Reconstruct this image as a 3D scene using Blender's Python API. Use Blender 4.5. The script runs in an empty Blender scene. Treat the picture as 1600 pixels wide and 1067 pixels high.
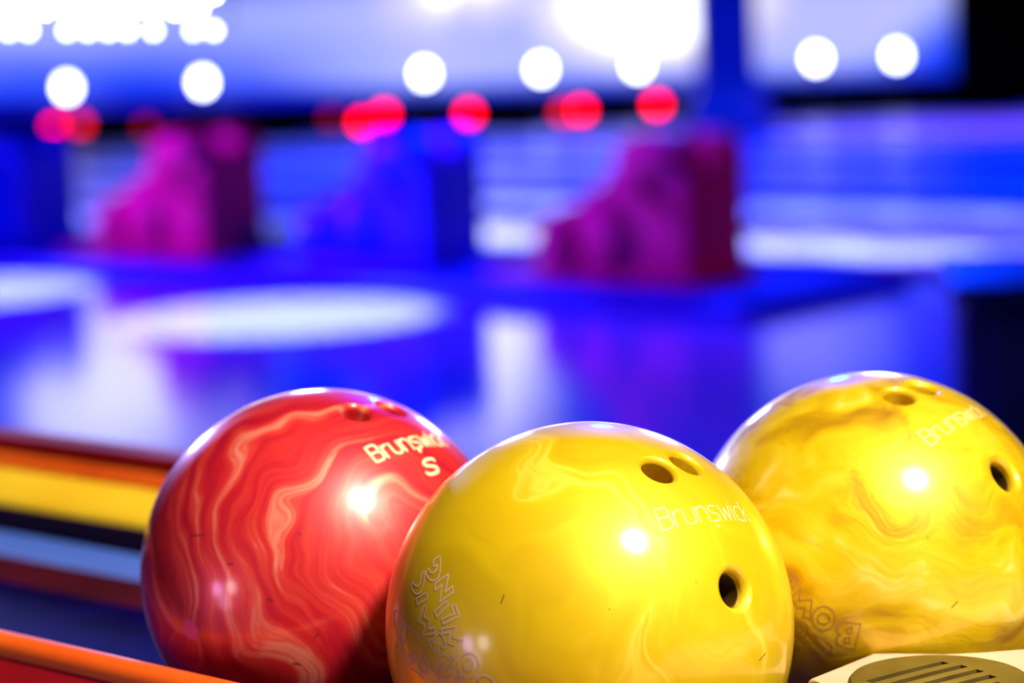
import bpy, bmesh, math
from mathutils import Vector, Matrix

sc = bpy.context.scene
COL = sc.collection

# ---------------------------------------------------------------- camera
cam = bpy.data.cameras.new('camera')
cam.sensor_width = 36.0
cam.lens = 85.0
cam.clip_start = 0.05
cam.clip_end = 200
cam.dof.use_dof = True
cam.dof.focus_distance = 1.25
cam.dof.aperture_fstop = 4.2
cam.dof.aperture_blades = 0
cam_ob = bpy.data.objects.new('camera', cam)
COL.objects.link(cam_ob)
cam_ob.matrix_world = (Matrix.Translation((0, 0, 1.15)) @ Matrix.Rotation(math.radians(90 - 7.539), 4, 'X')
                       @ Matrix.Rotation(math.radians(-2.2), 4, 'Z'))
sc.camera = cam_ob

# ---------------------------------------------------------------- world, exposure
wd = bpy.data.worlds.new('world')
sc.world = wd
wd.use_nodes = True
wd.node_tree.nodes['Background'].inputs[0].default_value = (0.02, 0.03, 0.2, 1)
wd.node_tree.nodes['Background'].inputs[1].default_value = 0.15
vs = sc.view_settings
vs.view_transform = 'Standard'
vs.look = 'None'
vs.exposure = 0.0
vs.gamma = 1.0
vs.use_curve_mapping = False
sc.cycles.use_adaptive_sampling = False
sc.cycles.sample_clamp_indirect = 4.0
sc.cycles.max_bounces = 5


# ---------------------------------------------------------------- lamps of the hall, plus added fills
def lamp(name, kind, loc, target, energy, color, size=0.1, cone=60, blend=0.3):
    d = bpy.data.lights.new(name, kind)
    d.energy = energy
    d.color = color
    if kind == 'SPOT':
        d.spot_size = math.radians(cone)
        d.spot_blend = blend
        d.shadow_soft_size = size
    elif kind == 'AREA':
        d.shape = 'DISK'
        d.size = size
    else:
        d.shadow_soft_size = size
    o = bpy.data.objects.new(name, d)
    COL.objects.link(o)
    o.location = loc
    v = Vector(target) - Vector(loc)
    o.rotation_euler = v.to_track_quat('-Z', 'Y').to_euler()
    return o


# warm ceiling spot over the ball return
lamp('ceiling_spot', 'SPOT', (1.20, -0.02, 3.25), (-0.1, 1.6, 0.8), 800, (1.0, 0.85, 0.64), 0.2, 58, 0.4)
# point lamps added at the left for the side highlight on the balls
lamp('violet_fill', 'POINT', (-1.40, 0.72, 0.80), (0, 1, 0.8), 4.0, (0.7, 0.4, 1.0), 0.09)
lamp('white_fill', 'POINT', (-1.40, 0.42, 0.86), (0, 1, 0.8), 3.5, (1.0, 0.9, 0.95), 0.10)
lamp('violet_fill', 'POINT', (-1.45, 0.56, 0.64), (0, 1, 0.8), 2.5, (0.8, 0.55, 0.9), 0.12)
# blue wash lights over the approach and lanes
for x, y, tx, ty, e in [(-6.0, 5.0, -1.5, 8.5, 4500), (1.0, 13.5, 1.5, 8.5, 4000), (4.0, 12.5, 3.0, 15.0, 6500), (-4.0, 13.0, -2.0, 17.0, 4500),
                        (-1.0, 17.0, -0.5, 20.5, 5000), (4.5, 17.0, 4.0, 20.5, 5000)]:
    lamp('blue_wash_light', 'SPOT', (x, y, 4.0), (tx, ty, 0), e, (0.0, 0.03, 1.0), 0.2, 72, 0.7)
lamp('purple_wash_light', 'SPOT', (5.5, 21.0, 4.0), (4.2, 22.0, 0), 2600, (0.42, 0.16, 1.0), 0.2, 56, 0.8)
# magenta wash on the ramps, from the left; dim red fill added from the right
lamp('magenta_wash_light', 'SPOT', (-7.5, 11.5, 3.0), (-0.4, 10.6, 0.3), 7000, (0.27, 0.005, 1.0), 0.15, 40, 0.6)
lamp('red_fill', 'SPOT', (4.0, 5.0, 3.2), (0.0, 10.4, 0.3), 190, (1.0, 0.02, 0.005), 0.15, 40, 0.6)
# blue spots added behind the ball return to brighten the balls' edges
for x_, e_ in ((-3.4, 1000), (-0.9, 260), (1.6, 380)):
    lamp('blue_rim_fill', 'SPOT', (x_, 9.5, 2.05), (0.02, 1.38, 0.85), e_, (0.3, 0.36, 1.0), 0.25, 12, 0.5)
# white spots added above the first two lanes to brighten them
for t_ in (5.4, 6.0, 6.6, 7.2, 7.8, 8.4, 9.0):
    lx, ly = 0.663 * 9.55 - 0.749 * t_, 0.749 * 9.55 + 0.663 * t_
    lamp('lane_fill', 'SPOT', (lx, ly, 3.6), (lx, ly, 0), 2600, (0.78, 0.82, 1.0), 0.03, 13.5, 0.5)
    lx, ly = lx + 0.663 * 1.65 - 0.749 * 0.8, ly + 0.749 * 1.65 + 0.663 * 0.8
    lamp('lane_fill', 'SPOT', (lx, ly, 3.6), (lx, ly, 0), 1100, (0.5, 0.6, 1.0), 0.03, 13.5, 0.5)
# narrow white spots that make the round pools on the floor
lamp('pool_spot', 'SPOT', (-0.95, 9.73, 4.0), (-0.95, 9.73, 0), 8000, (0.85, 0.88, 1.0), 0.03, 20.5, 0.35)
lamp('pool_spot', 'SPOT', (-2.55, 11.2, 4.0), (-2.55, 11.2, 0), 9000, (0.8, 0.85, 1.0), 0.03, 19, 0.35)


# ---------------------------------------------------------------- materials
def mat(name, color, rough=0.5, metal=0.0, spec=0.5, coat=0.0, coat_rough=0.05, emit=None, strength=0.0):
    m = bpy.data.materials.new(name)
    m.use_nodes = True
    b = m.node_tree.nodes['Principled BSDF']
    b.inputs['Base Color'].default_value = (*color, 1)
    b.inputs['Roughness'].default_value = rough
    b.inputs['Metallic'].default_value = metal
    b.inputs['Specular IOR Level'].default_value = spec
    b.inputs['Coat Weight'].default_value = coat
    b.inputs['Coat Roughness'].default_value = coat_rough
    if emit:
        b.inputs['Emission Color'].default_value = (*emit, 1)
        b.inputs['Emission Strength'].default_value = strength
    return m


def noisy(m, scale, c1, c2, detail=4, stretch=(1, 1, 1), bump=0.0):
    """colour grain between two tones, plus optional fine relief"""
    nt = m.node_tree
    b = nt.nodes['Principled BSDF']
    tc = nt.nodes.new('ShaderNodeTexCoord')
    mp = nt.nodes.new('ShaderNodeMapping')
    mp.inputs['Scale'].default_value = stretch
    nz = nt.nodes.new('ShaderNodeTexNoise')
    nz.inputs['Scale'].default_value = scale
    nz.inputs['Detail'].default_value = detail
    cr = nt.nodes.new('ShaderNodeValToRGB')
    cr.color_ramp.elements[0].position = 0.35
    cr.color_ramp.elements[1].position = 0.65
    cr.color_ramp.elements[0].color = (*c1, 1)
    cr.color_ramp.elements[1].color = (*c2, 1)
    nt.links.new(tc.outputs['Object'], mp.inputs[0])
    nt.links.new(mp.outputs[0], nz.inputs['Vector'])
    nt.links.new(nz.outputs['Fac'], cr.inputs[0])
    nt.links.new(cr.outputs[0], b.inputs['Base Color'])
    if bump:
        bp = nt.nodes.new('ShaderNodeBump')
        bp.inputs['Strength'].default_value = bump
        bp.inputs['Distance'].default_value = 0.002
        nt.links.new(nz.outputs['Fac'], bp.inputs['Height'])
        nt.links.new(bp.outputs[0], b.inputs['Normal'])
    return m


def pearl(name, stops, centre, freq, warp, seed, rough=0.3, detail=4, along=7.0, bump=0.0, spec=0.5):
    """marbled resin: streaks that flow round a point of the ball, folded by noise"""
    m = mat(name, stops[0][1], rough, 0.28, spec, 1.0, 0.14)
    nt = m.node_tree
    b = nt.nodes['Principled BSDF']
    N = nt.nodes.new
    L = nt.links.new

    def vm(op, a, c=None, scale=None):
        n = N('ShaderNodeVectorMath')
        n.operation = op
        for i, v in enumerate((a, c)):
            if v is None:
                continue
            if isinstance(v, tuple):
                n.inputs[i].default_value = v
            else:
                L(v, n.inputs[i])
        if scale is not None:
            n.inputs['Scale'].default_value = scale
        return n.outputs['Value'] if op in ('LENGTH', 'DISTANCE') else n.outputs[0]
    tc = N('ShaderNodeTexCoord')
    P = tc.outputs['Object']
    n1 = N('ShaderNodeTexNoise')
    n1.inputs['Scale'].default_value = 13.0
    n1.inputs['Detail'].default_value = 2.0
    L(vm('ADD', P, (seed, seed * 0.7, -seed)), n1.inputs['Vector'])
    off = vm('SCALE', vm('SUBTRACT', n1.outputs['Color'], (0.5, 0.5, 0.5)), scale=warp)
    Q = vm('ADD', P, off)
    d = vm('DISTANCE', Q, centre)
    k = N('ShaderNodeMath')
    k.operation = 'MULTIPLY'
    k.inputs[1].default_value = freq
    L(d, k.inputs[0])
    comb = N('ShaderNodeCombineXYZ')
    L(k.outputs[0], comb.inputs[0])
    V = vm('ADD', vm('SCALE', Q, scale=along), comb.outputs[0])
    n2 = N('ShaderNodeTexNoise')
    n2.inputs['Scale'].default_value = 1.0
    n2.inputs['Detail'].default_value = detail
    n2.inputs['Roughness'].default_value = 0.5
    n2.inputs['Distortion'].default_value = 0.3
    L(vm('ADD', V, (seed * 3.1, seed, seed * 2.3)), n2.inputs['Vector'])
    cr = N('ShaderNodeValToRGB')
    els = cr.color_ramp.elements
    while len(els) < len(stops):
        els.new(0.5)
    for e, (q, c) in zip(els, stops):
        e.position = q
        e.color = (*c, 1)
    L(n2.outputs['Fac'], cr.inputs[0])
    L(cr.outputs[0], b.inputs['Base Color'])
    if bump:
        bp = N('ShaderNodeBump')
        bp.inputs['Strength'].default_value = bump
        bp.inputs['Distance'].default_value = 0.002
        L(n2.outputs['Fac'], bp.inputs['Height'])
        L(bp.outputs[0], b.inputs['Normal'])
    return m


YEL = (0.86, 0.60, 0.0)
M = {
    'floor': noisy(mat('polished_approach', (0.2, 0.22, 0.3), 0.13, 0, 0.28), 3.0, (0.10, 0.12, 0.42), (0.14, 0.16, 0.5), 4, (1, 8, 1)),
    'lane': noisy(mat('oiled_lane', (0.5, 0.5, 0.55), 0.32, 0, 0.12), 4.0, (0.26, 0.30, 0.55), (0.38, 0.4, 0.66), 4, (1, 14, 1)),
    'lane_polished': noisy(mat('fresh_oiled_lane', (0.5, 0.5, 0.55), 0.16, 0, 0.5), 4.0, (0.26, 0.30, 0.55), (0.38, 0.4, 0.66), 4, (1, 14, 1)),
    'gutter': noisy(mat('gutter_plastic', (0.03, 0.03, 0.08), 0.6, 0, 0.03), 6.0, (0.02, 0.02, 0.06), (0.04, 0.04, 0.10)),
    'dark': noisy(mat('black_masking', (0.002, 0.002, 0.002), 0.9, 0, 0.0), 4.0, (0.001, 0.001, 0.001), (0.003, 0.003, 0.003)),
    'ceiling': noisy(mat('dark_ceiling', (0.02, 0.02, 0.03), 0.9, 0, 0.1), 4.0, (0.015, 0.015, 0.025), (0.03, 0.03, 0.04)),
    'wall': noisy(mat('navy_wall', (0.02, 0.02, 0.08), 0.8, 0, 0.2), 3.0, (0.015, 0.015, 0.06), (0.03, 0.03, 0.1)),
    'step': noisy(mat('blue_step_carpet', (0.05, 0.06, 0.3), 0.7, 0, 0.1), 40.0, (0.001, 0.008, 0.28), (0.003, 0.02, 0.4)),
    'nosing': noisy(mat('step_nosing', (0.1, 0.12, 0.3), 0.35), 20.0, (0.01, 0.03, 0.4), (0.02, 0.05, 0.5)),
    'magenta': noisy(mat('magenta_plastic', (0.7, 0.003, 0.12), 0.5, 0, 0.2), 5.0, (0.55, 0.002, 0.08), (0.65, 0.004, 0.10)),
    'blue': noisy(mat('blue_plastic', (0.02, 0.05, 0.75), 0.4), 5.0, (0.002, 0.02, 0.7), (0.006, 0.035, 0.8)),
    'track': noisy(mat('grey_track', (0.1, 0.1, 0.14), 0.35), 10.0, (0.08, 0.08, 0.12), (0.13, 0.13, 0.17)),
    'console': noisy(mat('navy_console', (0.015, 0.015, 0.12), 0.45), 8.0, (0.004, 0.006, 0.2), (0.008, 0.01, 0.28)),
    'pillar': noisy(mat('blue_pillar', (0.02, 0.03, 0.25), 0.6), 3.0, (0.002, 0.005, 0.05), (0.004, 0.008, 0.07)),
    'red_plastic': noisy(mat('red_rack_plastic', (0.55, 0.01, 0.02), 0.3, 0, 0.5, 0.3), 12.0, (0.5, 0.008, 0.015), (0.6, 0.012, 0.02)),
    'dark_red': noisy(mat('dark_red_rubber', (0.16, 0.002, 0.002), 0.5, 0, 0.15), 12.0, (0.13, 0.001, 0.001), (0.19, 0.003, 0.003)),
    'orange': noisy(mat('orange_plastic', (0.85, 0.12, 0.01), 0.35), 12.0, (0.8, 0.10, 0.008), (0.9, 0.14, 0.012)),  # paints the lit top edge of the red near wall
    'yellow_pad': noisy(mat('yellow_bumper', (0.9, 0.5, 0.02), 0.5, 0, 0.1), 12.0, (0.95, 0.62, 0.025), (1.0, 0.7, 0.035)),
    'maroon': noisy(mat('maroon_strip', (0.09, 0.004, 0.012), 0.5, 0, 0.1), 12.0, (0.04, 0.001, 0.012), (0.065, 0.002, 0.018)),
    'strip_blue': noisy(mat('blue_grey_strip', (0.06, 0.12, 0.75), 0.4, 0, 0.3), 12.0, (0.08, 0.19, 0.9), (0.10, 0.22, 0.95)),
    'navy_tray': noisy(mat('navy_tray_mat', (0.003, 0.003, 0.06), 0.6, 0, 0.03), 25.0, (0.0, 0.0, 0.04), (0.0005, 0.0005, 0.09)),
    'cream': noisy(mat('cream_plastic', (0.8, 0.66, 0.5), 0.4), 30.0, (0.62, 0.49, 0.37), (0.68, 0.55, 0.42)),
    'olive': noisy(mat('olive_vent_plastic', (0.10, 0.075, 0.018), 0.35), 60.0, (0.085, 0.062, 0.014), (0.12, 0.09, 0.022)),
    'black': noisy(mat('black_plastic', (0.01, 0.01, 0.01), 0.5), 20.0, (0.008, 0.008, 0.008), (0.014, 0.014, 0.014)),
    'lens_white': mat('lamp_globe', (1, 1, 1), 0.4, emit=(0.9, 0.95, 1.0), strength=17.0),
    'led': mat('led_bulb', (1, 1, 1), 0.4, emit=(0.85, 0.92, 1.0), strength=15.0),
    'led_bright': mat('led_bulb_bright', (1, 1, 1), 0.4, emit=(0.9, 0.95, 1.0), strength=38.0),
    'lens_red': mat('red_lens', (0.5, 0, 0), 0.4, emit=(1.0, 0.0, 0.0), strength=13.0),
    'lens_red_dim': mat('dim_red_lens', (0.4, 0, 0), 0.4, emit=(1.0, 0.01, 0.01), strength=0.7),
    'print_cream': mat('cream_inlay', (0.95, 0.85, 0.55), 0.5),
    'print_fine': mat('pale_inlay', (1.0, 0.82, 0.42), 0.5),
    'print_mauve': mat('mauve_engraving', (0.75, 0.50, 0.36), 0.45),
    'print_copper': mat('copper_engraving', (0.55, 0.26, 0.07), 0.45),
    'hole_shade': noisy(mat('dark_thumb_shade', (0.06, 0.03, 0.003), 0.4), 40.0, (0.05, 0.024, 0.002), (0.07, 0.036, 0.004)),  # dark tone standing in for shade down the thumb holes
    'scuff': mat('scuff_mark', (0.06, 0.015, 0.01), 0.7),
    'pink': mat('pink_pin', (0.95, 0.08, 0.42), 0.4, 0, 0.5, 0.6),
    'ball_red': pearl('red_pearl', [(0.28, (0.50, 0.002, 0.03)), (0.42, (0.72, 0.012, 0.03)), (0.52, (0.84, 0.035, 0.035)), (0.585, (0.90, 0.07, 0.055)),
                                    (0.61, (1.0, 0.20, 0.14)), (0.635, (0.92, 0.09, 0.07)), (0.67, (1.0, 0.30, 0.21)), (0.74, (0.9, 0.08, 0.06))],
                      (0.062, -0.085, 0.03), 125.0, 0.085, 1.7, 0.42, 4, 8.0, 0.0, 0.9),
    'ball_yellow': pearl('yellow_pearl', [(0.28, (0.72, 0.48, 0.0)), (0.44, (0.82, 0.56, 0.0)), (0.56, YEL), (0.63, (0.92, 0.66, 0.01)), (0.66, (1.0, 0.78, 0.06)), (0.70, YEL)],
                         (-0.06, -0.085, -0.01), 32.0, 0.12, 4.2, 0.5, 3, 8.0),
    'ball_yellow_rough': pearl('yellow_ripple_pearl', [(0.28, (0.40, 0.20, 0.0)), (0.42, (0.70, 0.42, 0.0)), (0.52, YEL), (0.62, (0.95, 0.68, 0.02)), (0.70, (1.0, 0.82, 0.15))],
                               (0.08, -0.03, 0.06), 50.0, 0.11, 8.6, 0.46, 6, 26.0, 0.8, 0.5),
}


def screen_material():
    """the projected picture: deep blue along the bottom, lavender, then white glare"""
    m = bpy.data.materials.new('projected_picture')
    m.use_nodes = True
    nt = m.node_tree
    N = nt.nodes.new
    L = nt.links.new
    b = nt.nodes['Principled BSDF']
    b.inputs['Base Color'].default_value = (0.05, 0.05, 0.08, 1)
    b.inputs['Roughness'].default_value = 0.6
    tc = N('ShaderNodeTexCoord')
    sep = N('ShaderNodeSeparateXYZ')
    L(tc.outputs['Object'], sep.inputs[0])           # object origin: middle of the bottom edge, metres
    mp = N('ShaderNodeMapping')
    mp.inputs['Scale'].default_value = (0.22, 1, 0.75)
    mp.inputs['Location'].default_value = (0.35, 0, 0.1)
    L(tc.outputs['Object'], mp.inputs[0])
    nz = N('ShaderNodeTexNoise')
    nz.inputs['Scale'].default_value = 1.0
    nz.inputs['Detail'].default_value = 1.5
    nz.inputs['Distortion'].default_value = 0.8
    L(mp.outputs[0], nz.inputs['Vector'])

    def math_(op, a, c, clamp=False):
        n = N('ShaderNodeMath')
        n.operation = op
        n.use_clamp = clamp
        for i, v in enumerate((a, c)):
            if isinstance(v, (int, float)):
                n.inputs[i].default_value = v
            else:
                L(v, n.inputs[i])
        return n.outputs[0]

    def smooth(x, lo, hi):
        n = N('ShaderNodeMapRange')
        n.interpolation_type = 'SMOOTHSTEP'
        n.inputs['From Min'].default_value = lo
        n.inputs['From Max'].default_value = hi
        L(x, n.inputs['Value'])
        return n.outputs[0]

    X, Z = sep.outputs['X'], sep.outputs['Z']
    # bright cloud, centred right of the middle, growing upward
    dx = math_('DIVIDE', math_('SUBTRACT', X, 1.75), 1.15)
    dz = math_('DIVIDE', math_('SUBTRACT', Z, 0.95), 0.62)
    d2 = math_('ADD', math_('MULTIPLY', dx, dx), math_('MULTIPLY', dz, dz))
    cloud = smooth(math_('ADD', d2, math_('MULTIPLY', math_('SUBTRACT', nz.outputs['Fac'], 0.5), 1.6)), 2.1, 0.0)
    high = smooth(Z, 0.95, 1.7)
    base = math_('MULTIPLY', smooth(Z, -0.02, 0.22), 0.56)
    dark_r = smooth(math_('ADD', X, math_('MULTIPLY', Z, -1.3)), 3.5, 4.7)
    dark_l = math_('MULTIPLY', math_('MULTIPLY', smooth(X, -0.8, -4.0), smooth(Z, 1.0, 0.0)), 0.5)
    val = math_('ADD', base, math_('MULTIPLY', math_('SUBTRACT', nz.outputs['Fac'], 0.5), 0.35))
    val = math_('SUBTRACT', val, dark_l)
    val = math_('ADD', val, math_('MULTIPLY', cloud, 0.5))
    val = math_('ADD', val, math_('MULTIPLY', high, -0.5))
    nf = N('ShaderNodeTexNoise')          # ragged edges for the added bright patches
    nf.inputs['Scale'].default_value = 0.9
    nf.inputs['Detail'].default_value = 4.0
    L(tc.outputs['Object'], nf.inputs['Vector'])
    for cx, cz, rx, rz, amt in ((-0.4, 2.3, 1.2, 1.3, 1.0), (-4.4, 2.6, 1.5, 1.0, 1.2), (3.4, 2.2, 1.0, 0.9, 0.6)):  # bright patches added higher up to whiten the floor's reflections
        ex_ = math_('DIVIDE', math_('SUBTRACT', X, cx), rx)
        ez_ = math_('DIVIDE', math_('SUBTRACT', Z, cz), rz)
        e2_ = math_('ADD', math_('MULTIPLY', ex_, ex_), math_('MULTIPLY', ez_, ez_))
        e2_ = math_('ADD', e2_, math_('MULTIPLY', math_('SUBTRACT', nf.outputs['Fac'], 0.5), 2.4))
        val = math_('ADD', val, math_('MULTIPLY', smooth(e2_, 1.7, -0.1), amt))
    val = math_('MULTIPLY', val, math_('SUBTRACT', 1.0, math_('MULTIPLY', dark_r, 0.85)), True)
    cr = N('ShaderNodeValToRGB')
    stops = [(0.0, (0.0, 0.0, 0.75)), (0.12, (0.0, 0.06, 1.0)), (0.3, (0.12, 0.18, 1.0)), (0.52, (0.38, 0.44, 1.0)),
             (0.72, (0.72, 0.68, 1.0)), (0.88, (1.0, 0.97, 1.0)), (1.0, (2.4, 2.4, 2.7))]
    els = cr.color_ramp.elements
    while len(els) < len(stops):
        els.new(0.5)
    for e, (p, c) in zip(els, stops):
        e.position = p
        e.color = (*c, 1)
    L(val, cr.inputs[0])
    L(cr.outputs[0], b.inputs['Emission Color'])
    b.inputs['Emission Strength'].default_value = 1.0
    return m


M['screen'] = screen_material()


# ---------------------------------------------------------------- helpers
def obj(name, bm, m, parent=None, smooth=False, loc=None, angle=35):
    me = bpy.data.meshes.new(name)
    bmesh.ops.recalc_face_normals(bm, faces=bm.faces[:])
    bm.to_mesh(me)
    bm.free()
    if smooth:
        for p in me.polygons:
            p.use_smooth = True
        me.set_sharp_from_angle(angle=math.radians(angle))
    me.materials.append(M[m])
    o = bpy.data.objects.new(name, me)
    COL.objects.link(o)
    if parent is not None:
        o.parent = parent
    if loc is not None:
        o.location = loc
    return o


def tag(o, label, cat, group=None):
    o['label'] = label
    o['category'] = cat
    if group:
        o['group'] = group
    return o


def struct(o):
    o['kind'] = 'structure'
    return o


def empty(name, loc=(0, 0, 0), rz=0.0):
    o = bpy.data.objects.new(name, None)
    o.empty_display_size = 0.1
    COL.objects.link(o)
    o.location = loc
    o.rotation_euler = (0, 0, rz)
    return o


def box(bm, x0, x1, y0, y1, z0, z1):
    vs_ = [bm.verts.new(c) for c in ((x0, y0, z0), (x1, y0, z0), (x1, y1, z0), (x0, y1, z0),
                                     (x0, y0, z1), (x1, y0, z1), (x1, y1, z1), (x0, y1, z1))]
    fs = [(0, 3, 2, 1), (4, 5, 6, 7), (0, 1, 5, 4), (1, 2, 6, 5), (2, 3, 7, 6), (3, 0, 4, 7)]
    return [bm.faces.new([vs_[i] for i in f]) for f in fs]


def bevel(bm, w, seg=3):
    bmesh.ops.bevel(bm, geom=bm.edges[:], offset=w, segments=seg, profile=0.5, affect='EDGES', clamp_overlap=True)
    return bm


def bbox(x0, x1, y0, y1, z0, z1, bev=0.0, seg=3):
    bm = bmesh.new()
    box(bm, x0, x1, y0, y1, z0, z1)
    if bev:
        bevel(bm, bev, seg)
    return bm


def prism(pts, h0, h1, axis='Z', bev=0.0, seg=3):
    """polygon extruded between two heights; axis is the extrusion axis"""
    bm = bmesh.new()

    def p3(a, c, h):
        return {'Z': (a, c, h), 'Y': (a, h, c), 'X': (h, a, c)}[axis]
    lo = [bm.verts.new(p3(a, c, h0)) for a, c in pts]
    hi = [bm.verts.new(p3(a, c, h1)) for a, c in pts]
    n = len(pts)
    f0 = bm.faces.new(lo[::-1])
    f1 = bm.faces.new(hi)
    for i in range(n):
        bm.faces.new((lo[i], lo[(i + 1) % n], hi[(i + 1) % n], hi[i]))
    if bev:
        eds = list(f0.edges) + list(f1.edges)
        bmesh.ops.bevel(bm, geom=eds, offset=bev, segments=seg, profile=0.5, affect='EDGES', clamp_overlap=True)
    return bm


def lathe(profile, seg=32):
    """(radius, height) profile turned about Z"""
    bm = bmesh.new()
    rings = []
    for r, z in profile:
        if r < 1e-6:
            rings.append([bm.verts.new((0, 0, z))])
        else:
            rings.append([bm.verts.new((r * math.cos(2 * math.pi * i / seg), r * math.sin(2 * math.pi * i / seg), z)) for i in range(seg)])
    for a, c in zip(rings, rings[1:]):
        for i in range(seg):
            j = (i + 1) % seg
            if len(a) == 1 and len(c) == 1:
                continue
            if len(a) == 1:
                bm.faces.new((a[0], c[i], c[j]))
            elif len(c) == 1:
                bm.faces.new((a[i], a[j], c[0]))
            else:
                bm.faces.new((a[i], a[j], c[j], c[i]))
    if len(rings[0]) > 1:
        bm.faces.new(rings[0][::-1])
    if len(rings[-1]) > 1:
        bm.faces.new(rings[-1])
    return bm


def cut(o, cutters):
    """subtract closed bmeshes from an object's mesh"""
    tmp = []
    for bm in cutters:
        bmesh.ops.recalc_face_normals(bm, faces=bm.faces[:])
        me = bpy.data.meshes.new('cutter')
        bm.to_mesh(me)
        bm.free()
        c = bpy.data.objects.new('cutter', me)
        COL.objects.link(c)
        c.matrix_world = o.matrix_world
        c.parent = o.parent
        c.location = o.location
        md = o.modifiers.new('cut', 'BOOLEAN')
        md.operation = 'DIFFERENCE'
        md.solver = 'EXACT'
        md.object = c
        tmp.append(c)
    bpy.context.view_layer.update()
    dg = bpy.context.evaluated_depsgraph_get()
    me = bpy.data.meshes.new_from_object(o.evaluated_get(dg))
    o.modifiers.clear()
    old = o.data
    mats = list(old.materials)
    o.data = me
    me.name = old.name
    me.materials.clear()
    for mm in mats:
        me.materials.append(mm)
    bpy.data.meshes.remove(old)
    for c in tmp:
        d = c.data
        bpy.data.objects.remove(c)
        bpy.data.meshes.remove(d)
    return o


def copy_thing(root):
    r = root.copy()
    COL.objects.link(r)
    for ch in root.children:
        c = ch.copy()
        COL.objects.link(c)
        c.parent = r
        for g in ch.children:
            d = g.copy()
            COL.objects.link(d)
            d.parent = c
    return r


# directions on the floor: the lanes and the ball return run along AX, rows of lanes follow one another along PX
AX = Vector((-0.749, 0.663)).normalized()
PX = Vector((0.663, 0.749)).normalized()
LANE_ROT = math.atan2(-AX.y, -AX.x)


def st(s, t, z=0.0):
    p = PX * s + AX * t
    return (p.x, p.y, z)


# ================================================================ the room
WALL_Y = 27.0
X0, X1, Y0 = -12.0, 12.0, -3.0
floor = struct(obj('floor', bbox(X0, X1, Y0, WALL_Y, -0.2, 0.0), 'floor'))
struct(obj('ceiling', bbox(X0, X1, Y0, WALL_Y, 4.4, 4.6), 'ceiling'))
struct(obj('wall_far', bbox(X0, X1, WALL_Y, WALL_Y + 0.2, 0, 4.4), 'dark'))
struct(obj('wall_left', bbox(X0 - 0.2, X0, Y0, WALL_Y, 0, 4.4), 'wall'))
struct(obj('wall_right', bbox(X1, X1 + 0.2, Y0, WALL_Y, 0, 4.4), 'wall'))
struct(obj('wall_near', bbox(X0, X1, Y0 - 0.2, Y0, 0, 4.4), 'wall'))


def clip_strip(s0, s1, z0, z1):
    """a strip of floor along the lanes, trimmed to the room"""
    poly = [Vector(st(s0, -40)[:2]), Vector(st(s0, 40)[:2]), Vector(st(s1, 40)[:2]), Vector(st(s1, -40)[:2])]
    for n, d in ((Vector((0, 1)), 25.15), (Vector((0, -1)), -0.5), (Vector((1, 0)), X1 - 0.05), (Vector((-1, 0)), X1 - 0.05)):
        out = []
        for i, a in enumerate(poly):
            c = poly[(i + 1) % len(poly)]
            ia, ic = a.dot(n) <= d, c.dot(n) <= d
            if ia:
                out.append(a)
            if ia != ic:
                k = (d - a.dot(n)) / (c - a).dot(n)
                out.append(a + (c - a) * k)
        poly = out
        if len(poly) < 3:
            return None
    return prism([(p.x, p.y) for p in poly], z0, z1)


# lanes, each with a gutter on either side
for k in range(9):
    s = 9.6 + 1.65 * k
    bm = clip_strip(s - 0.46, s + 0.46, 0.0, 0.03)
    if bm:
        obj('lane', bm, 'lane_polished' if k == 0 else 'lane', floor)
    for g in (-0.6425, 0.6425):
        bm = clip_strip(s + g - 0.182, s + g + 0.182, 0.0, 0.006)
        if bm:
            obj('gutter', bm, 'gutter', floor)

obj('pin_pit', bbox(X0 + 0.05, X1 - 0.05, 25.2, WALL_Y - 0.01, 0.0, 0.034), 'dark', floor)

# low step the ramps stand on
STEP_Z = 0.06
step = struct(obj('trim_1', prism([st(7.35, 5.35)[:2], st(7.35, 16.0)[:2], st(8.55, 16.0)[:2], st(8.55, 5.35)[:2]], 0.0, STEP_Z, 'Z', 0.015), 'step'))
obj('nosing', prism([st(7.325, 5.33)[:2], st(7.325, 16.0)[:2], st(7.36, 16.0)[:2], st(7.36, 5.33)[:2]], 0.035, STEP_Z + 0.004, 'Z', 0.006), 'nosing', step)

# ================================================================ projection screen on the far wall
SX0, SX1, SZ0, SZ1 = -9.0, 5.0, 0.36, 3.7
scr = empty('projection_screen', (0, WALL_Y - 0.02, 0))
tag(scr, 'huge glowing blue and white projection screen across the far wall', 'screen')
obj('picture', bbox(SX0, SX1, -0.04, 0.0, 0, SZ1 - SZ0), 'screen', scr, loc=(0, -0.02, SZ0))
for n_, (a, b_, c, d) in {'frame_bottom': (SX0 - 0.06, SX1 + 0.06, SZ0 - 0.06, SZ0), 'frame_top': (SX0 - 0.06, SX1 + 0.06, SZ1, SZ1 + 0.06),
                          'frame_side': (SX0 - 0.06, SX0, SZ0, SZ1), 'frame_side.001': (SX1, SX1 + 0.06, SZ0, SZ1)}.items():
    obj(n_.split('.')[0], bbox(a, b_, -0.09, 0.0, c, d, 0.01), 'black', scr)

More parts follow.
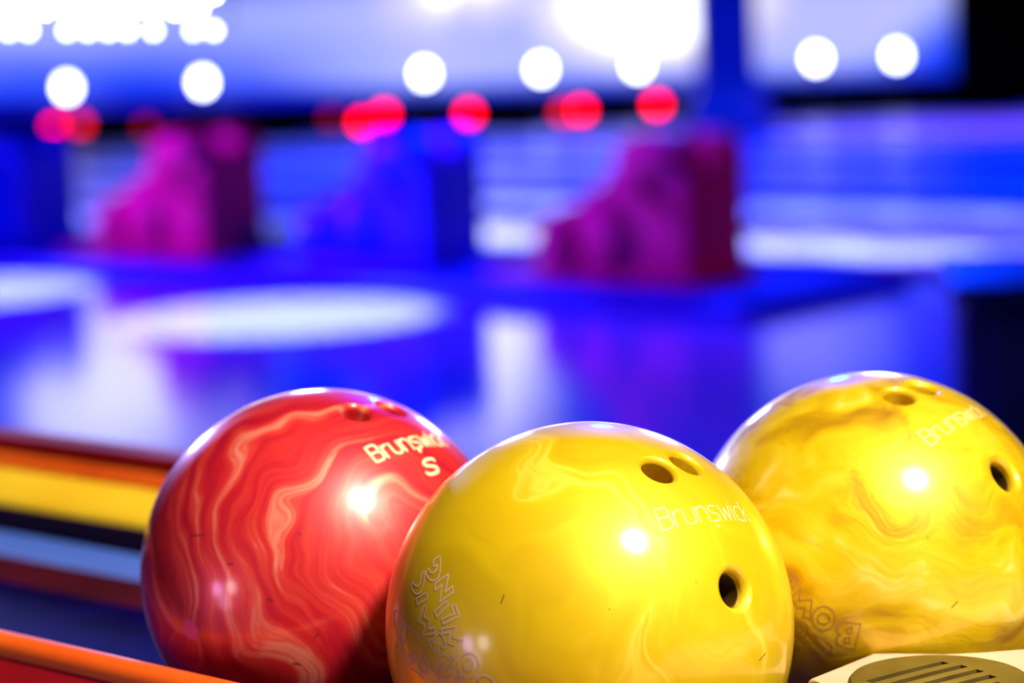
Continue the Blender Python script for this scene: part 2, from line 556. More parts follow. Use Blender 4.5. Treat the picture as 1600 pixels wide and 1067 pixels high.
# pillar before the screen, with a flared foot
pil = empty('pillar', (2.03, 22.0, 0))
tag(pil, 'dark blue square pillar with flared foot standing before the screen', 'pillar')
obj('shaft', bbox(-0.25, 0.25, -0.25, 0.25, 0.5, 4.38, 0.02), 'pillar', pil)
bm = bmesh.new()
lo = [bm.verts.new((x * 0.40, y * 0.40, 0.0)) for x, y in ((-1, -1), (1, -1), (1, 1), (-1, 1))]
mi = [bm.verts.new((x * 0.385, y * 0.385, 0.22)) for x, y in ((-1, -1), (1, -1), (1, 1), (-1, 1))]
hi = [bm.verts.new((x * 0.26, y * 0.26, 0.52)) for x, y in ((-1, -1), (1, -1), (1, 1), (-1, 1))]
for a, c in ((lo, mi), (mi, hi)):
    for i in range(4):
        bm.faces.new((a[i], a[(i + 1) % 4], c[(i + 1) % 4], c[i]))
bm.faces.new(lo[::-1])
bm.faces.new(hi)
bevel(bm, 0.015, 2)
obj('foot', bm, 'pillar', pil)

# ================================================================ globe lamps in a row before the screen
GL = [(-4.74, 'globe lamp on a short black post, leftmost of the row before the screen'),
      (-3.26, 'globe lamp on a short black post, second from the left before the screen'),
      (-0.84, 'globe lamp on a short black post above the overlapping pair of red lights'),
      (0.43, 'globe lamp on a short black post under the white glare of the screen'),
      (1.48, 'globe lamp on a short black post just left of the blue pillar'),
      (3.43, 'globe lamp on a short black post first to the right of the pillar'),
      (4.31, 'globe lamp on a short black post nearest the right end of the screen')]
lamp0 = None
for x, lab in GL:
    if lamp0 is None:
        g = lamp0 = empty('globe_lamp', (x, 26.5, 0.034))
        obj('base', lathe([(0.09, 0), (0.09, 0.012), (0.03, 0.03)], 20), 'black', g, True)
        obj('post', lathe([(0.014, 0.02), (0.014, 0.49)], 12), 'black', g, True)
        obj('collar', lathe([(0.02, 0.465), (0.04, 0.495), (0.04, 0.51)], 16), 'black', g, True)
        n = 12
        obj('globe', lathe([(max(0.0, 0.065 * math.sin(math.pi * i / n)), 0.584 - 0.082 * math.cos(math.pi * i / n)) for i in range(n + 1)], 20), 'lens_white', g, True)
    else:
        g = copy_thing(lamp0)
        g.location.x = x
    tag(g, lab, 'lamp', 'globe lamps before the screen')

# red signal lamps along the dark opening under the screen
RL = [(-4.98, .17, 1, 'bright red signal light at the far left under the screen'),
      (-4.70, .20, 2, 'dull red signal light touching the bright one at far left'),
      (-1.57, .10, 1, 'lower red signal light of the overlapping pair under the screen'),
      (-1.32, .18, 1, 'upper red signal light of the overlapping pair under the screen'),
      (-0.38, .15, 1, 'lone round red signal light in the middle under the screen'),
      (0.67, .12, 2, 'dull red signal light overlapping a bright one left of pillar'),
      (0.87, .14, 1, 'bright red signal light overlapping a dull one left of pillar'),
      (1.71, .17, 1, 'red signal light nearest the foot of the blue pillar'),
      (-3.97, .14, 0, 'faint dark red signal light between the blue and magenta ramps'),
      (-1.90, .16, 0, 'faint dark red signal light left of the overlapping red pair')]
M['lens_red_mid'] = mat('mid_red_lens', (0.4, 0, 0), 0.4, emit=(1.0, 0.01, 0.02), strength=4.0)
for x, z, lv, lab in RL:
    g = empty('signal_light', (x, WALL_Y - 0.0, z))
    bm = lathe([(0.085, 0), (0.085, 0.03), (0.075, 0.04)], 24)
    bmesh.ops.rotate(bm, verts=bm.verts[:], matrix=Matrix.Rotation(math.pi / 2, 3, 'X'))
    obj('housing', bm, 'black', g, True)
    bm = lathe([(0.07, 0.04), (0.066, 0.07), (0.045, 0.10), (0.0, 0.11)], 24)
    bmesh.ops.rotate(bm, verts=bm.verts[:], matrix=Matrix.Rotation(math.pi / 2, 3, 'X'))
    obj('lens', bm, ('lens_red_dim', 'lens_red', 'lens_red_mid')[lv], g, True)
    tag(g, lab, 'light', 'red signal lights')

# ================================================================ bowling ramps
PROFILE = [(0, 0), (0, .53), (.03, .60), (.11, .645), (.2, .635), (.28, .60), (.35, .52), (.44, .43), (.5, .34), (.56, .30), (.62, .315),
           (.70, .30), (.76, .245), (.80, .16), (.82, .05), (.82, 0)]
GROOVE = [(0, 0), (0, .50), (.2, .51), (.3, .44), (.44, .31), (.56, .2), (.78, .10), (.82, .03), (.82, 0)]


def capsule(x0, z0, x1, z1, r, y0, y1):
    """stadium-shaped cutter running along Y"""
    d = Vector((x1 - x0, z1 - z0)).normalized()
    a0 = math.atan2(d.y, d.x)
    pts = []
    for i in range(9):
        a = a0 + math.pi / 2 + math.pi * i / 8
        pts.append((x0 + r * math.cos(a), z0 + r * math.sin(a)))
    for i in range(9):
        a = a0 - math.pi / 2 + math.pi * i / 8
        pts.append((x1 + r * math.cos(a), z1 + r * math.sin(a)))
    return prism(pts, y0, y1, 'Y')


def make_ramp(m):
    # local x runs back along the lane (front lip at negative x), y across, z up
    r = empty('bowling_ramp')
    for y0 in (0.0, 0.27):
        o = obj('side_cheek', prism([(-a, c + 0.03) for a, c in PROFILE], y0, y0 + 0.15, 'Y', 0.035, 4), m, r, True)
        cut(o, [capsule(-0.24, 0.45, -0.09, 0.33, 0.035, y0 - 0.1, y0 + 0.25), capsule(-0.60, 0.11, -0.60, 0.24, 0.028, y0 - 0.1, y0 + 0.25)])
        for p in o.data.polygons:
            p.use_smooth = True
        o.data.set_sharp_from_angle(angle=math.radians(40))
    obj('ball_track', prism([(-a, c + 0.03) for a, c in GROOVE], 0.14, 0.28, 'Y', 0.008, 2), m, r, True)
    for y0 in (-0.01, 0.43):
        for nm, cx, cz, rx, ry, rz in (('foot_lobe', -0.70, 0.15, 0.10, 0.05, 0.15), ('haunch_lobe', -0.43, 0.20, 0.13, 0.06, 0.17), ('shoulder_lobe', -0.19, 0.56, 0.17, 0.05, 0.11)):
            bm = bmesh.new()
            bmesh.ops.create_uvsphere(bm, u_segments=20, v_segments=12, radius=1.0)
            bmesh.ops.transform(bm, matrix=Matrix.Translation((cx, y0, cz)) @ Matrix.Diagonal((rx, ry, rz, 1)), verts=bm.verts[:])
            obj(nm, bm, m, r, True)
    obj('base_plate', bbox(-1.08, 0.05, -0.05, 0.47, 0.0, 0.032, 0.012), m, r, True)
    return r


ramp_m = make_ramp('magenta')
ramp_b = make_ramp('blue')
RAMPS = [(ramp_m, 5.914, 'magenta moulded plastic bowling ramp on the step, nearest and rightmost', 1),
         (ramp_b, 7.379, 'blue moulded plastic bowling ramp standing between the two magenta ramps', 1),
         (ramp_m, 8.844, 'magenta moulded plastic bowling ramp between the two blue ramps', 0),
         (ramp_b, 10.309, 'blue moulded plastic bowling ramp at the left end of the row', 0)]
for proto, t, lab, first in RAMPS:
    r = proto if first else copy_thing(proto)
    r.location = st(7.78, t, STEP_Z)
    r.rotation_euler = (0, 0, LANE_ROT)
    r.scale = (1.0, 1.0, 0.92)
    tag(r, lab, 'ramp', 'bowling ramps on the step')

# ================================================================ console cabinet at the right
con = empty('console_cabinet', (1.35, 5.1, 0), math.radians(-8))
tag(con, 'dark navy console cabinet at the right edge behind the yellow ball', 'cabinet')
obj('body', bbox(-0.40, 0.45, -0.3, 0.3, 0.06, 0.56, 0.03), 'console', con, True)
obj('plinth', bbox(-0.36, 0.41, -0.26, 0.26, 0.0, 0.07, 0.01), 'black', con)
obj('top', bbox(-0.42, 0.47, -0.32, 0.32, 0.555, 0.59, 0.012), 'console', con, True)
obj('door', bbox(-0.34, 0.02, -0.315, -0.29, 0.1, 0.52, 0.008), 'console', con)
obj('door', bbox(0.04, 0.40, -0.315, -0.29, 0.1, 0.52, 0.008), 'console', con)

# ================================================================ strings of small lamps, upper left
sl = empty('light_string', (-0.75, 4.1, 1.16))
tag(sl, 'rows of tiny white bulbs on hanging wires at the upper left', 'string light')
bulb_me = None
LOW = [-0.825, -0.792, -0.727, -0.692, -0.658, -0.626, -0.582, -0.515, -0.481]
rows = [(0.0, LOW, 'led'), (0.036, [-1.2 + 0.0365 * i for i in range(20)], 'led_bright'), (0.062, [-1.21 + 0.0365 * i for i in range(21)], 'led_bright')]
bulbs = {}
for dz, xs, m in rows:
    xs_ = [-1.2] + list(xs)
    obj('wire', bbox(-0.46, 0.31, -0.0008, 0.0008, dz + 0.0045, dz + 0.006), 'black', sl)
    for x in xs:
        z = 1.16 + dz - 0.038 * (x + 0.65)
        if m in bulbs:
            b = bulbs[m].copy()
            COL.objects.link(b)
        else:
            b = bulbs[m] = obj('bulb', lathe([(max(0.0, 0.0056 * math.sin(math.pi * i / 6)), -0.0056 * math.cos(math.pi * i / 6)) for i in range(7)], 10), m, sl, True)
        b.location = (x + 0.75, 0, z - 1.16)
for x in (-0.45, 0.30):
    obj('hanger', bbox(x - 0.001, x + 0.001, -0.001, 0.001, -0.01, 3.2), 'black', sl)

# ================================================================ ball return
RS, RT = 1.075, 1.2
br = empty('ball_return', st(RS, RT), LANE_ROT)
tag(br, 'red ball return rack with yellow inner bumper and cream vented end deck', 'ball return')
TZ = 0.8301 - 0.1085            # top of the tray: the balls stand on it
XA, XB = -1.3, 1.15             # far end, near end (local x)
obj('tray_floor', bbox(XA, XB, -0.222, 0.07, TZ - 0.03, TZ), 'navy_tray', br)
obj('maroon_strip', bbox(XA, XB, 0.0701, 0.13, TZ - 0.03, TZ), 'maroon', br)
obj('blue_strip', bbox(XA, XB, 0.1301, 0.222, TZ - 0.03, TZ), 'strip_blue', br)  # flat blue band along the tray floor


def rail(pts):
    return prism(pts, XA, XB, 'X')


# near side: red wall; the orange rounded cap paints in its lit top edge
obj('near_wall', rail([(-0.226, TZ - 0.03), (-0.226, 0.796), (-0.237, 0.796), (-0.285, 0.62), (-0.27, 0.60)]), 'red_plastic', br)
cap = []
for i in range(13):
    a = math.pi * i / 12
    cap.append((-0.2305 + 0.0085 * math.cos(a), 0.795 + 0.008 * math.sin(a)))
cap += [(-0.239, 0.791), (-0.222, 0.791)]
obj('near_lit_edge', rail(cap), 'orange', br, True, angle=50)
# far side: layered bumper
obj('far_wall', rail([(0.229, TZ - 0.03), (0.229, 0.79), (0.234, 0.797), (0.262, 0.797), (0.268, 0.79), (0.30, 0.62), (0.27, 0.60)]), 'dark_red', br)
obj('orange_bead', rail([(0.2295, 0.783), (0.2265, 0.7815), (0.2235, 0.777), (0.2215, 0.7715), (0.2295, 0.7705)]), 'orange', br, True, angle=60)
obj('yellow_bumper', rail([(0.2295, 0.7704), (0.222, 0.7703), (0.206, 0.7625), (0.192, 0.7545), (0.187, 0.7495), (0.187, 0.7465), (0.2295, 0.7465)]), 'yellow_pad', br, True, angle=60)
obj('lower_strip', rail([(0.2295, 0.7464), (0.191, 0.7464), (0.195, TZ + 0.0002), (0.2295, TZ + 0.0002)]), 'maroon', br)
obj('end_panel', bbox(XA - 0.03, XA, -0.25, 0.27, 0.6, 0.795, 0.01), 'red_plastic', br)
obj('end_panel', bbox(XB, XB + 0.03, -0.25, 0.27, 0.6, 0.795, 0.01), 'red_plastic', br)
obj('underbody', bbox(XA + 0.1, XB - 0.1, -0.2, 0.2, 0.5, TZ - 0.031, 0.03), 'black', br)
obj('pedestal', bbox(-0.55, -0.15, -0.15, 0.15, 0.0, 0.52, 0.03), 'black', br)
obj('pedestal', bbox(0.45, 0.85, -0.15, 0.15, 0.0, 0.52, 0.03), 'black', br)
# end deck between the rows, its sides hollowed for the balls
half = [(0.031, .712), (0.036, .700), (0.046, .676), (0.062, .659), (0.082, .646), (0.11, .633), (0.15, .622), (0.205, .616), (0.205, .10)]
outline = [(-(t - RT), -0.014 + s) for s, t in half] + [(-(t - RT), -0.014 - s) for s, t in half[::-1]]
obj('deck', prism(outline, TZ + 0.0005, 0.800, 'Z', 0.003, 3), 'cream', br, True)
VX, VY = -(0.651 - RT), -0.014
vent = obj('vent', lathe([(0.0468, 0.0), (0.0468, 0.0012), (0.0455, 0.0026), (0.040, 0.0034), (0.02, 0.0038), (0.0, 0.0039)], 64), 'olive', br, True, (VX, VY, 0.7998))
cutters = []
for k in range(6):
    x = -0.0165 + 0.0118 * k
    hl = math.sqrt(max(0.0, 0.038 ** 2 - x * x))
    if hl < 0.012:
        continue
    bmc = bbox(x - 0.0028, x + 0.0028, -hl, hl * 0.62, 0.0009, 0.02)
    bmesh.ops.rotate(bmc, verts=bmc.verts[:], matrix=Matrix.Rotation(math.radians(-14), 3, 'Z'))
    cutters.append(bmc)
cut(vent, cutters)
for k in range(6):                       # dark bottoms of the slots
    x = -0.0165 + 0.0118 * k
    hl = math.sqrt(max(0.0, 0.038 ** 2 - x * x))
    if hl < 0.012:
        continue
    bms = bbox(x - 0.0027, x + 0.0027, -hl + 0.0002, hl * 0.62 - 0.0002, 0.0003, 0.0012)
    bmesh.ops.rotate(bms, verts=bms.verts[:], matrix=Matrix.Rotation(math.radians(-14), 3, 'Z'))
    obj('slot', bms, 'black', vent)

# ================================================================ bowling balls
R = 0.1085


def perp(n):
    a = Vector((0, 0, 1)) if abs(n.z) < 0.9 else Vector((1, 0, 0))
    e = a.cross(n).normalized()
    return e, n.cross(e)


def hole_cutter(n, r, f, depth=0.05):
    """drill with a rounded lip, along the ball's radius"""
    zs = math.sqrt(R * R - (r + f) ** 2) + 0.00025
    prof = [(0.0, R - depth), (r, R - depth)]
    for i in range(9):
        a = math.pi - (math.pi / 2) * i / 8
        prof.append((r + f + f * math.cos(a), zs - f + f * math.sin(a)))
    prof += [(r + f + 0.0003, zs + 0.012), (0.0, zs + 0.012)]
    bm = lathe(prof, 48)
    e1, e2 = perp(n)
    bmesh.ops.transform(bm, matrix=Matrix((e1, e2, n)).transposed().to_4x4(), verts=bm.verts[:])
    return bm


def ball(name, loc, m, holes):
    bm = bmesh.new()
    bmesh.ops.create_uvsphere(bm, u_segments=160, v_segments=80, radius=R)
    bmesh.ops.rotate(bm, verts=bm.verts[:], matrix=Matrix.Rotation(0.9, 3, 'X'))
    o = obj(name, bm, m)
    info = []
    cs = []
    for n, kind in holes:
        n = Vector(n).normalized()
        r, f = (0.0085, 0.0036) if kind == 'f' else (0.0088, 0.005)
        cs.append(hole_cutter(n, r, f))
        info.append((n, r, f))
    cut(o, cs)
    me = o.data
    nor = [None] * len(me.loops)
    for p in me.polygons:
        vs_ = [me.vertices[i].co for i in p.vertices]
        on = all(v.length > R * 0.9985 for v in vs_) and p.normal.dot(p.center.normalized()) > 0.98
        hn = max(info, key=lambda h: h[0].dot(p.center.normalized()))
        flat = p.center.length < R * 0.62
        for li in p.loop_indices:
            v = me.vertices[me.loops[li].vertex_index].co
            if on:
                nor[li] = v.normalized()
            elif flat:
                nor[li] = p.normal.copy()
            else:
                n, r, f = hn
                z = v.dot(n)
                rad = v - n * z
                rho = rad.length
                e = rad.normalized() if rho > 1e-7 else n
                zc = math.sqrt(R * R - (r + f) ** 2) + 0.00025 - f
                if z > zc:
                    q = (e * (rho - r - f) + n * (z - zc))
                    nor[li] = q.normalized() if q.length > 1e-7 else n.copy()
                else:
                    nor[li] = -e
        p.use_smooth = True
    me.normals_split_custom_set([tuple(v) for v in nor])
    o.location = loc
    return o


def thumb_shade(o, n, r=0.0088, f=0.005):
    """added dark sleeve that paints the shade inside a thumb hole"""
    n = Vector(n).normalized()
    ztop = math.sqrt(R * R - (r + f) ** 2) - f - 0.0012
    bm = lathe([(r - 0.00015, R - 0.0495), (r - 0.00015, ztop), (r - 0.0008, ztop), (r - 0.0008, R - 0.048)], 40)
    bmesh.ops.delete(bm, geom=[f_ for f_ in bm.faces if len(f_.verts) > 4][:1], context='FACES_ONLY')
    e1, e2 = perp(n)
    bmesh.ops.transform(bm, matrix=Matrix((e1, e2, n)).transposed().to_4x4(), verts=bm.verts[:])
    return obj('thumb_shade', bm, 'hole_shade', o, True)


def ribbon(bm, pts, width, lift=0.00012, closed_dots=True):
    """flat stroke following unit vectors on the ball surface"""
    dense = []
    for a, c in zip(pts, pts[1:]):
        a, c = Vector(a), Vector(c)
        k = max(1, int((c - a).length * R / 0.0025))
        for i in range(k):
            dense.append((a + (c - a) * (i / k)).normalized())
    dense.append(Vector(pts[-1]).normalized())
    rr = R + lift
    for a, c in zip(dense, dense[1:]):
        d = (c - a)
        if d.length < 1e-6:
            continue
        sd = a.cross(d).normalized() * (width / 2 / R)
        q = [bm.verts.new((v).normalized() * rr) for v in (a - sd, c - sd, c + sd, a + sd)]
        bm.faces.new(q)
    for n in dense:
        dot(bm, n, width / 2, lift, 8)


def dot(bm, n, r, lift=0.00012, seg=16, sx=1.0):
    n = Vector(n).normalized()
    e1, e2 = perp(n)
    if seg > 20:                      # a large dot needs rings to follow the curve
        prev = [bm.verts.new(n * (R + lift))]
        for k in (0.34, 0.67, 1.0):
            ring = [bm.verts.new((n + (e1 * math.cos(2 * math.pi * i / seg) * sx + e2 * math.sin(2 * math.pi * i / seg)) * (k * r / R)).normalized() * (R + lift)) for i in range(seg)]
            for i in range(seg):
                j = (i + 1) % seg
                bm.faces.new((prev[0], ring[i], ring[j]) if len(prev) == 1 else (prev[i], ring[i], ring[j], prev[j]))
            prev = ring
        return
    vs_ = [bm.verts.new((n + (e1 * math.cos(2 * math.pi * i / seg) * sx + e2 * math.sin(2 * math.pi * i / seg)) * (r / R)).normalized() * (R + lift)) for i in range(seg)]
    bm.faces.new(vs_)


GLYPH = {
    'B': (.62, [[(0, 0), (0, 1)], [(0, 1), (.45, 1), (.57, .92), (.6, .78), (.57, .62), (.45, .53), (0, .53)], [(.45, .53), (.6, .44), (.64, .27), (.6, .1), (.46, 0), (0, 0)]]),
    'r': (.36, [[(0, 0), (0, .72)], [(0, .48), (.08, .64), (.2, .71), (.36, .72)]]),
    'u': (.54, [[(0, .72), (0, .2), (.06, .07), (.2, 0), (.34, 0), (.48, .07), (.54, .2), (.54, .72)]]),
    'n': (.54, [[(0, 0), (0, .72)], [(0, .5), (.06, .64), (.2, .72), (.34, .72), (.48, .64), (.54, .5), (.54, 0)]]),
    's': (.48, [[(.46, .7), (.12, .72), (.02, .64), (.0, .52), (.08, .42), (.4, .32), (.48, .2), (.45, .06), (.34, 0), (0, 0)]]),
    'w': (.66, [[(0, .72), (.16, 0), (.33, .6), (.5, 0), (.66, .72)]]),
    'i': (.04, [[(.02, 0), (.02, .72)], [(.02, .9), (.02, .93)]]),
    'c': (.46, [[(.46, .68), (.3, .72), (.14, .68), (.03, .54), (0, .36), (.03, .18), (.14, .04), (.3, 0), (.46, .04)]]),
    'k': (.46, [[(0, 0), (0, 1)], [(.42, .72), (.02, .34)], [(.14, .45), (.46, 0)]]),
    'S': (.6, [[(.58, .82), (.52, .95), (.38, 1), (.2, 1), (.06, .93), (0, .78), (.05, .64), (.2, .56), (.4, .47), (.55, .38), (.6, .22), (.54, .07), (.4, 0), (.2, 0), (.06, .06), (0, .18)]]),
}


def lettering(word, frame, width, gap=.16):
    o0, ex, ey = (Vector(v) for v in frame)
    total = sum(GLYPH[c][0] for c in word) + gap * (len(word) - 1)
    bm = bmesh.new()
    x = 0.0
    for c in word:
        w, strokes = GLYPH[c]
        for s_ in strokes:
            ribbon(bm, [(o0 + ex * ((x + a) / total) + ey * b_).normalized() for a, b_ in s_], width)
        x += w + gap
    return bm


def outlines(polys, width):
    bm = bmesh.new()
    for p in polys:
        ribbon(bm, p, width)
    return bm


HOLES_FRONT=[((0.3413,-0.4165,0.8426),'f'),((0.4800,-0.2514,0.8405),'f'),((0.6627,-0.6780,0.3180),'t')]
HOLES_RED=[((0.2342,-0.3005,0.9246),'f'),((0.4117,-0.0986,0.9060),'f')]
HOLES_RIGHT=[((0.1002,-0.3481,0.9321),'f'),((0.2485,-0.1899,0.9498),'f'),((0.6060,-0.5856,0.5383),'t')]
TXT_FRONT=((0.3455,-0.7530,0.6435),(0.4665,0.4243,-0.0663),(-0.0321,0.0667,0.0895))
TXT_RIGHT=((0.2164,-0.6974,0.7483),(0.3892,0.4648,0.0717),(-0.0634,0.0533,0.0648))
TXT_RED=((0.3675,-0.6475,0.7368),(0.3743,0.4984,-0.0124),(-0.0635,0.0490,0.0749))
TXT_RED_S=((0.6090,-0.5151,0.6051),(0.0586,0.0787,0.0000),(-0.0242,0.0576,0.0708))
LOGO_FRONT=[[(-0.6995,-0.5190,0.4912),(-0.7320,-0.4980,0.4649),(-0.7307,-0.5208,0.4414),(-0.7119,-0.5368,0.4529),(-0.7182,-0.5473,0.4298),(-0.7330,-0.5395,0.4143),(-0.7476,-0.5199,0.4132),(-0.7561,-0.4951,0.4279),(-0.7712,-0.4894,0.4071),(-0.7656,-0.5085,0.3941),(-0.7483,-0.5428,0.3814),(-0.7280,-0.5682,0.3837),(-0.7103,-0.5810,0.3974),(-0.6998,-0.5731,0.4265),(-0.6967,-0.5497,0.4609),(-0.6995,-0.5190,0.4912)],[(-0.7770,-0.4753,0.4127),(-0.7923,-0.4680,0.3915),(-0.7989,-0.4852,0.3555),(-0.8111,-0.4763,0.3395),(-0.8261,-0.4497,0.3395),(-0.8320,-0.4318,0.3482),(-0.8426,-0.4226,0.3338),(-0.8386,-0.4422,0.3180),(-0.8268,-0.4712,0.3072),(-0.8118,-0.4967,0.3070),(-0.7967,-0.5133,0.3190),(-0.7844,-0.5172,0.3424),(-0.7777,-0.5018,0.3787),(-0.7770,-0.4753,0.4127)],[(-0.7684,-0.5509,0.3257),(-0.8201,-0.4966,0.2842),(-0.8130,-0.5204,0.2610),(-0.7632,-0.5714,0.3018),(-0.7684,-0.5509,0.3257)],[(-0.6711,-0.6723,0.3125),(-0.7317,-0.6325,0.2540),(-0.7210,-0.6526,0.2330),(-0.6638,-0.6869,0.2959),(-0.6711,-0.6723,0.3125)],[(-0.6581,-0.6201,0.4272),(-0.7265,-0.5780,0.3716),(-0.7249,-0.5964,0.3446),(-0.6908,-0.6172,0.3767),(-0.7063,-0.6422,0.2980),(-0.6394,-0.6829,0.3534),(-0.6425,-0.6660,0.3789),(-0.6774,-0.6487,0.3467),(-0.6581,-0.6201,0.4272)],[(-0.6320,-0.7129,0.3039),(-0.6141,-0.7468,0.2551),(-0.6906,-0.6928,0.2078),(-0.6972,-0.6793,0.2290),(-0.6379,-0.7242,0.2617),(-0.6510,-0.7013,0.2905),(-0.6320,-0.7129,0.3039)],[(-0.7775,-0.5675,0.2711),(-0.8121,-0.5504,0.1937),(-0.7803,-0.5977,0.1844),(-0.7907,-0.5969,0.1359),(-0.7322,-0.6623,0.1590),(-0.7370,-0.6502,0.1846),(-0.7605,-0.6269,0.1693),(-0.7561,-0.6192,0.2117),(-0.7831,-0.5815,0.2205),(-0.7702,-0.5823,0.2602),(-0.7775,-0.5675,0.2711)],[(-0.6297,-0.7480,0.2098),(-0.7027,-0.6872,0.1842),(-0.6950,-0.7000,0.1644),(-0.6577,-0.7315,0.1796),(-0.6709,-0.7303,0.1288),(-0.6346,-0.7627,0.1246),(-0.6589,-0.7483,0.0765),(-0.6444,-0.7623,0.0599),(-0.6030,-0.7835,0.1502),(-0.6445,-0.7481,0.1579),(-0.6297,-0.7480,0.2098)],[(-0.7120,-0.6828,0.1635),(-0.7298,-0.6679,0.1462),(-0.7340,-0.6702,0.1099),(-0.7448,-0.6552,0.1264),(-0.7611,-0.6370,0.1223),(-0.7547,-0.6493,0.0939),(-0.7327,-0.6768,0.0717),(-0.7179,-0.6908,0.0863),(-0.7120,-0.6918,0.1204),(-0.6946,-0.7124,0.0996),(-0.6801,-0.7247,0.1108),(-0.6900,-0.7088,0.1467),(-0.7035,-0.6918,0.1627),(-0.7120,-0.6828,0.1635)],[(-0.6539,-0.7560,0.0303),(-0.6537,-0.7566,0.0145),(-0.6567,-0.7542,-0.0012),(-0.6625,-0.7489,-0.0156),(-0.6708,-0.7411,-0.0274),(-0.6808,-0.7316,-0.0358),(-0.6918,-0.7210,-0.0399),(-0.7029,-0.7102,-0.0395),(-0.7131,-0.7002,-0.0346),(-0.7217,-0.6917,-0.0255),(-0.7279,-0.6856,-0.0131),(-0.7312,-0.6822,0.0018),(-0.7314,-0.6818,0.0178),(-0.7283,-0.6844,0.0337),(-0.7224,-0.6898,0.0481),(-0.7141,-0.6975,0.0599),(-0.7040,-0.7069,0.0681),(-0.6930,-0.7173,0.0720),(-0.6820,-0.7279,0.0715),(-0.6718,-0.7377,0.0665),(-0.6633,-0.7461,0.0574),(-0.6572,-0.7524,0.0450),(-0.6539,-0.7560,0.0303)],[(-0.6731,-0.7393,0.0191),(-0.6741,-0.7385,0.0122),(-0.6767,-0.7363,0.0055),(-0.6805,-0.7327,-0.0004),(-0.6853,-0.7282,-0.0051),(-0.6907,-0.7231,-0.0082),(-0.6962,-0.7178,-0.0095),(-0.7014,-0.7127,-0.0087),(-0.7059,-0.7083,-0.0061),(-0.7093,-0.7049,-0.0017),(-0.7114,-0.7028,0.0040),(-0.7119,-0.7022,0.0106),(-0.7108,-0.7032,0.0175),(-0.7082,-0.7056,0.0242),(-0.7044,-0.7092,0.0302),(-0.6996,-0.7137,0.0349),(-0.6942,-0.7188,0.0380),(-0.6887,-0.7240,0.0392),(-0.6835,-0.7290,0.0384),(-0.6790,-0.7333,0.0357),(-0.6756,-0.7366,0.0314),(-0.6736,-0.7387,0.0257),(-0.6731,-0.7393,0.0191)],[(-0.5335,-0.8441,0.0525),(-0.5345,-0.8444,0.0367),(-0.5393,-0.8419,0.0211),(-0.5474,-0.8368,0.0071),(-0.5584,-0.8296,-0.0042),(-0.5711,-0.8208,-0.0119),(-0.5848,-0.8111,-0.0155),(-0.5981,-0.8013,-0.0145),(-0.6102,-0.7922,-0.0090),(-0.6198,-0.7847,0.0005),(-0.6264,-0.7794,0.0133),(-0.6293,-0.7767,0.0283),(-0.6283,-0.7767,0.0444),(-0.6234,-0.7796,0.0601),(-0.6152,-0.7849,0.0741),(-0.6042,-0.7922,0.0855),(-0.5914,-0.8010,0.0931),(-0.5777,-0.8105,0.0965),(-0.5644,-0.8200,0.0953),(-0.5525,-0.8287,0.0897),(-0.5429,-0.8360,0.0802),(-0.5364,-0.8413,0.0674),(-0.5335,-0.8441,0.0525)],[(-0.5610,-0.8264,0.0474),(-0.5622,-0.8260,0.0399),(-0.5650,-0.8245,0.0327),(-0.5691,-0.8218,0.0264),(-0.5744,-0.8183,0.0216),(-0.5802,-0.8142,0.0186),(-0.5863,-0.8099,0.0177),(-0.5920,-0.8057,0.0189),(-0.5969,-0.8020,0.0221),(-0.6006,-0.7991,0.0272),(-0.6028,-0.7972,0.0336),(-0.6034,-0.7964,0.0409),(-0.6022,-0.7968,0.0484),(-0.5995,-0.7985,0.0556),(-0.5953,-0.8011,0.0619),(-0.5900,-0.8046,0.0667),(-0.5842,-0.8086,0.0697),(-0.5781,-0.8129,0.0706),(-0.5724,-0.8170,0.0693),(-0.5675,-0.8207,0.0661),(-0.5638,-0.8236,0.0610),(-0.5616,-0.8256,0.0546),(-0.5610,-0.8264,0.0474)],[(-0.6408,-0.7673,-0.0266),(-0.6306,-0.7760,-0.0110),(-0.6151,-0.7884,-0.0134),(-0.6093,-0.7922,-0.0351),(-0.6224,-0.7808,-0.0548),(-0.6387,-0.7683,-0.0435),(-0.6408,-0.7673,-0.0266)],[(-0.5389,-0.8422,-0.0184),(-0.5316,-0.8470,-0.0016),(-0.5149,-0.8573,0.0045),(-0.4877,-0.8730,-0.0006),(-0.4639,-0.8857,-0.0205),(-0.4731,-0.8798,-0.0470),(-0.5169,-0.8548,-0.0467),(-0.5389,-0.8422,-0.0184)]]
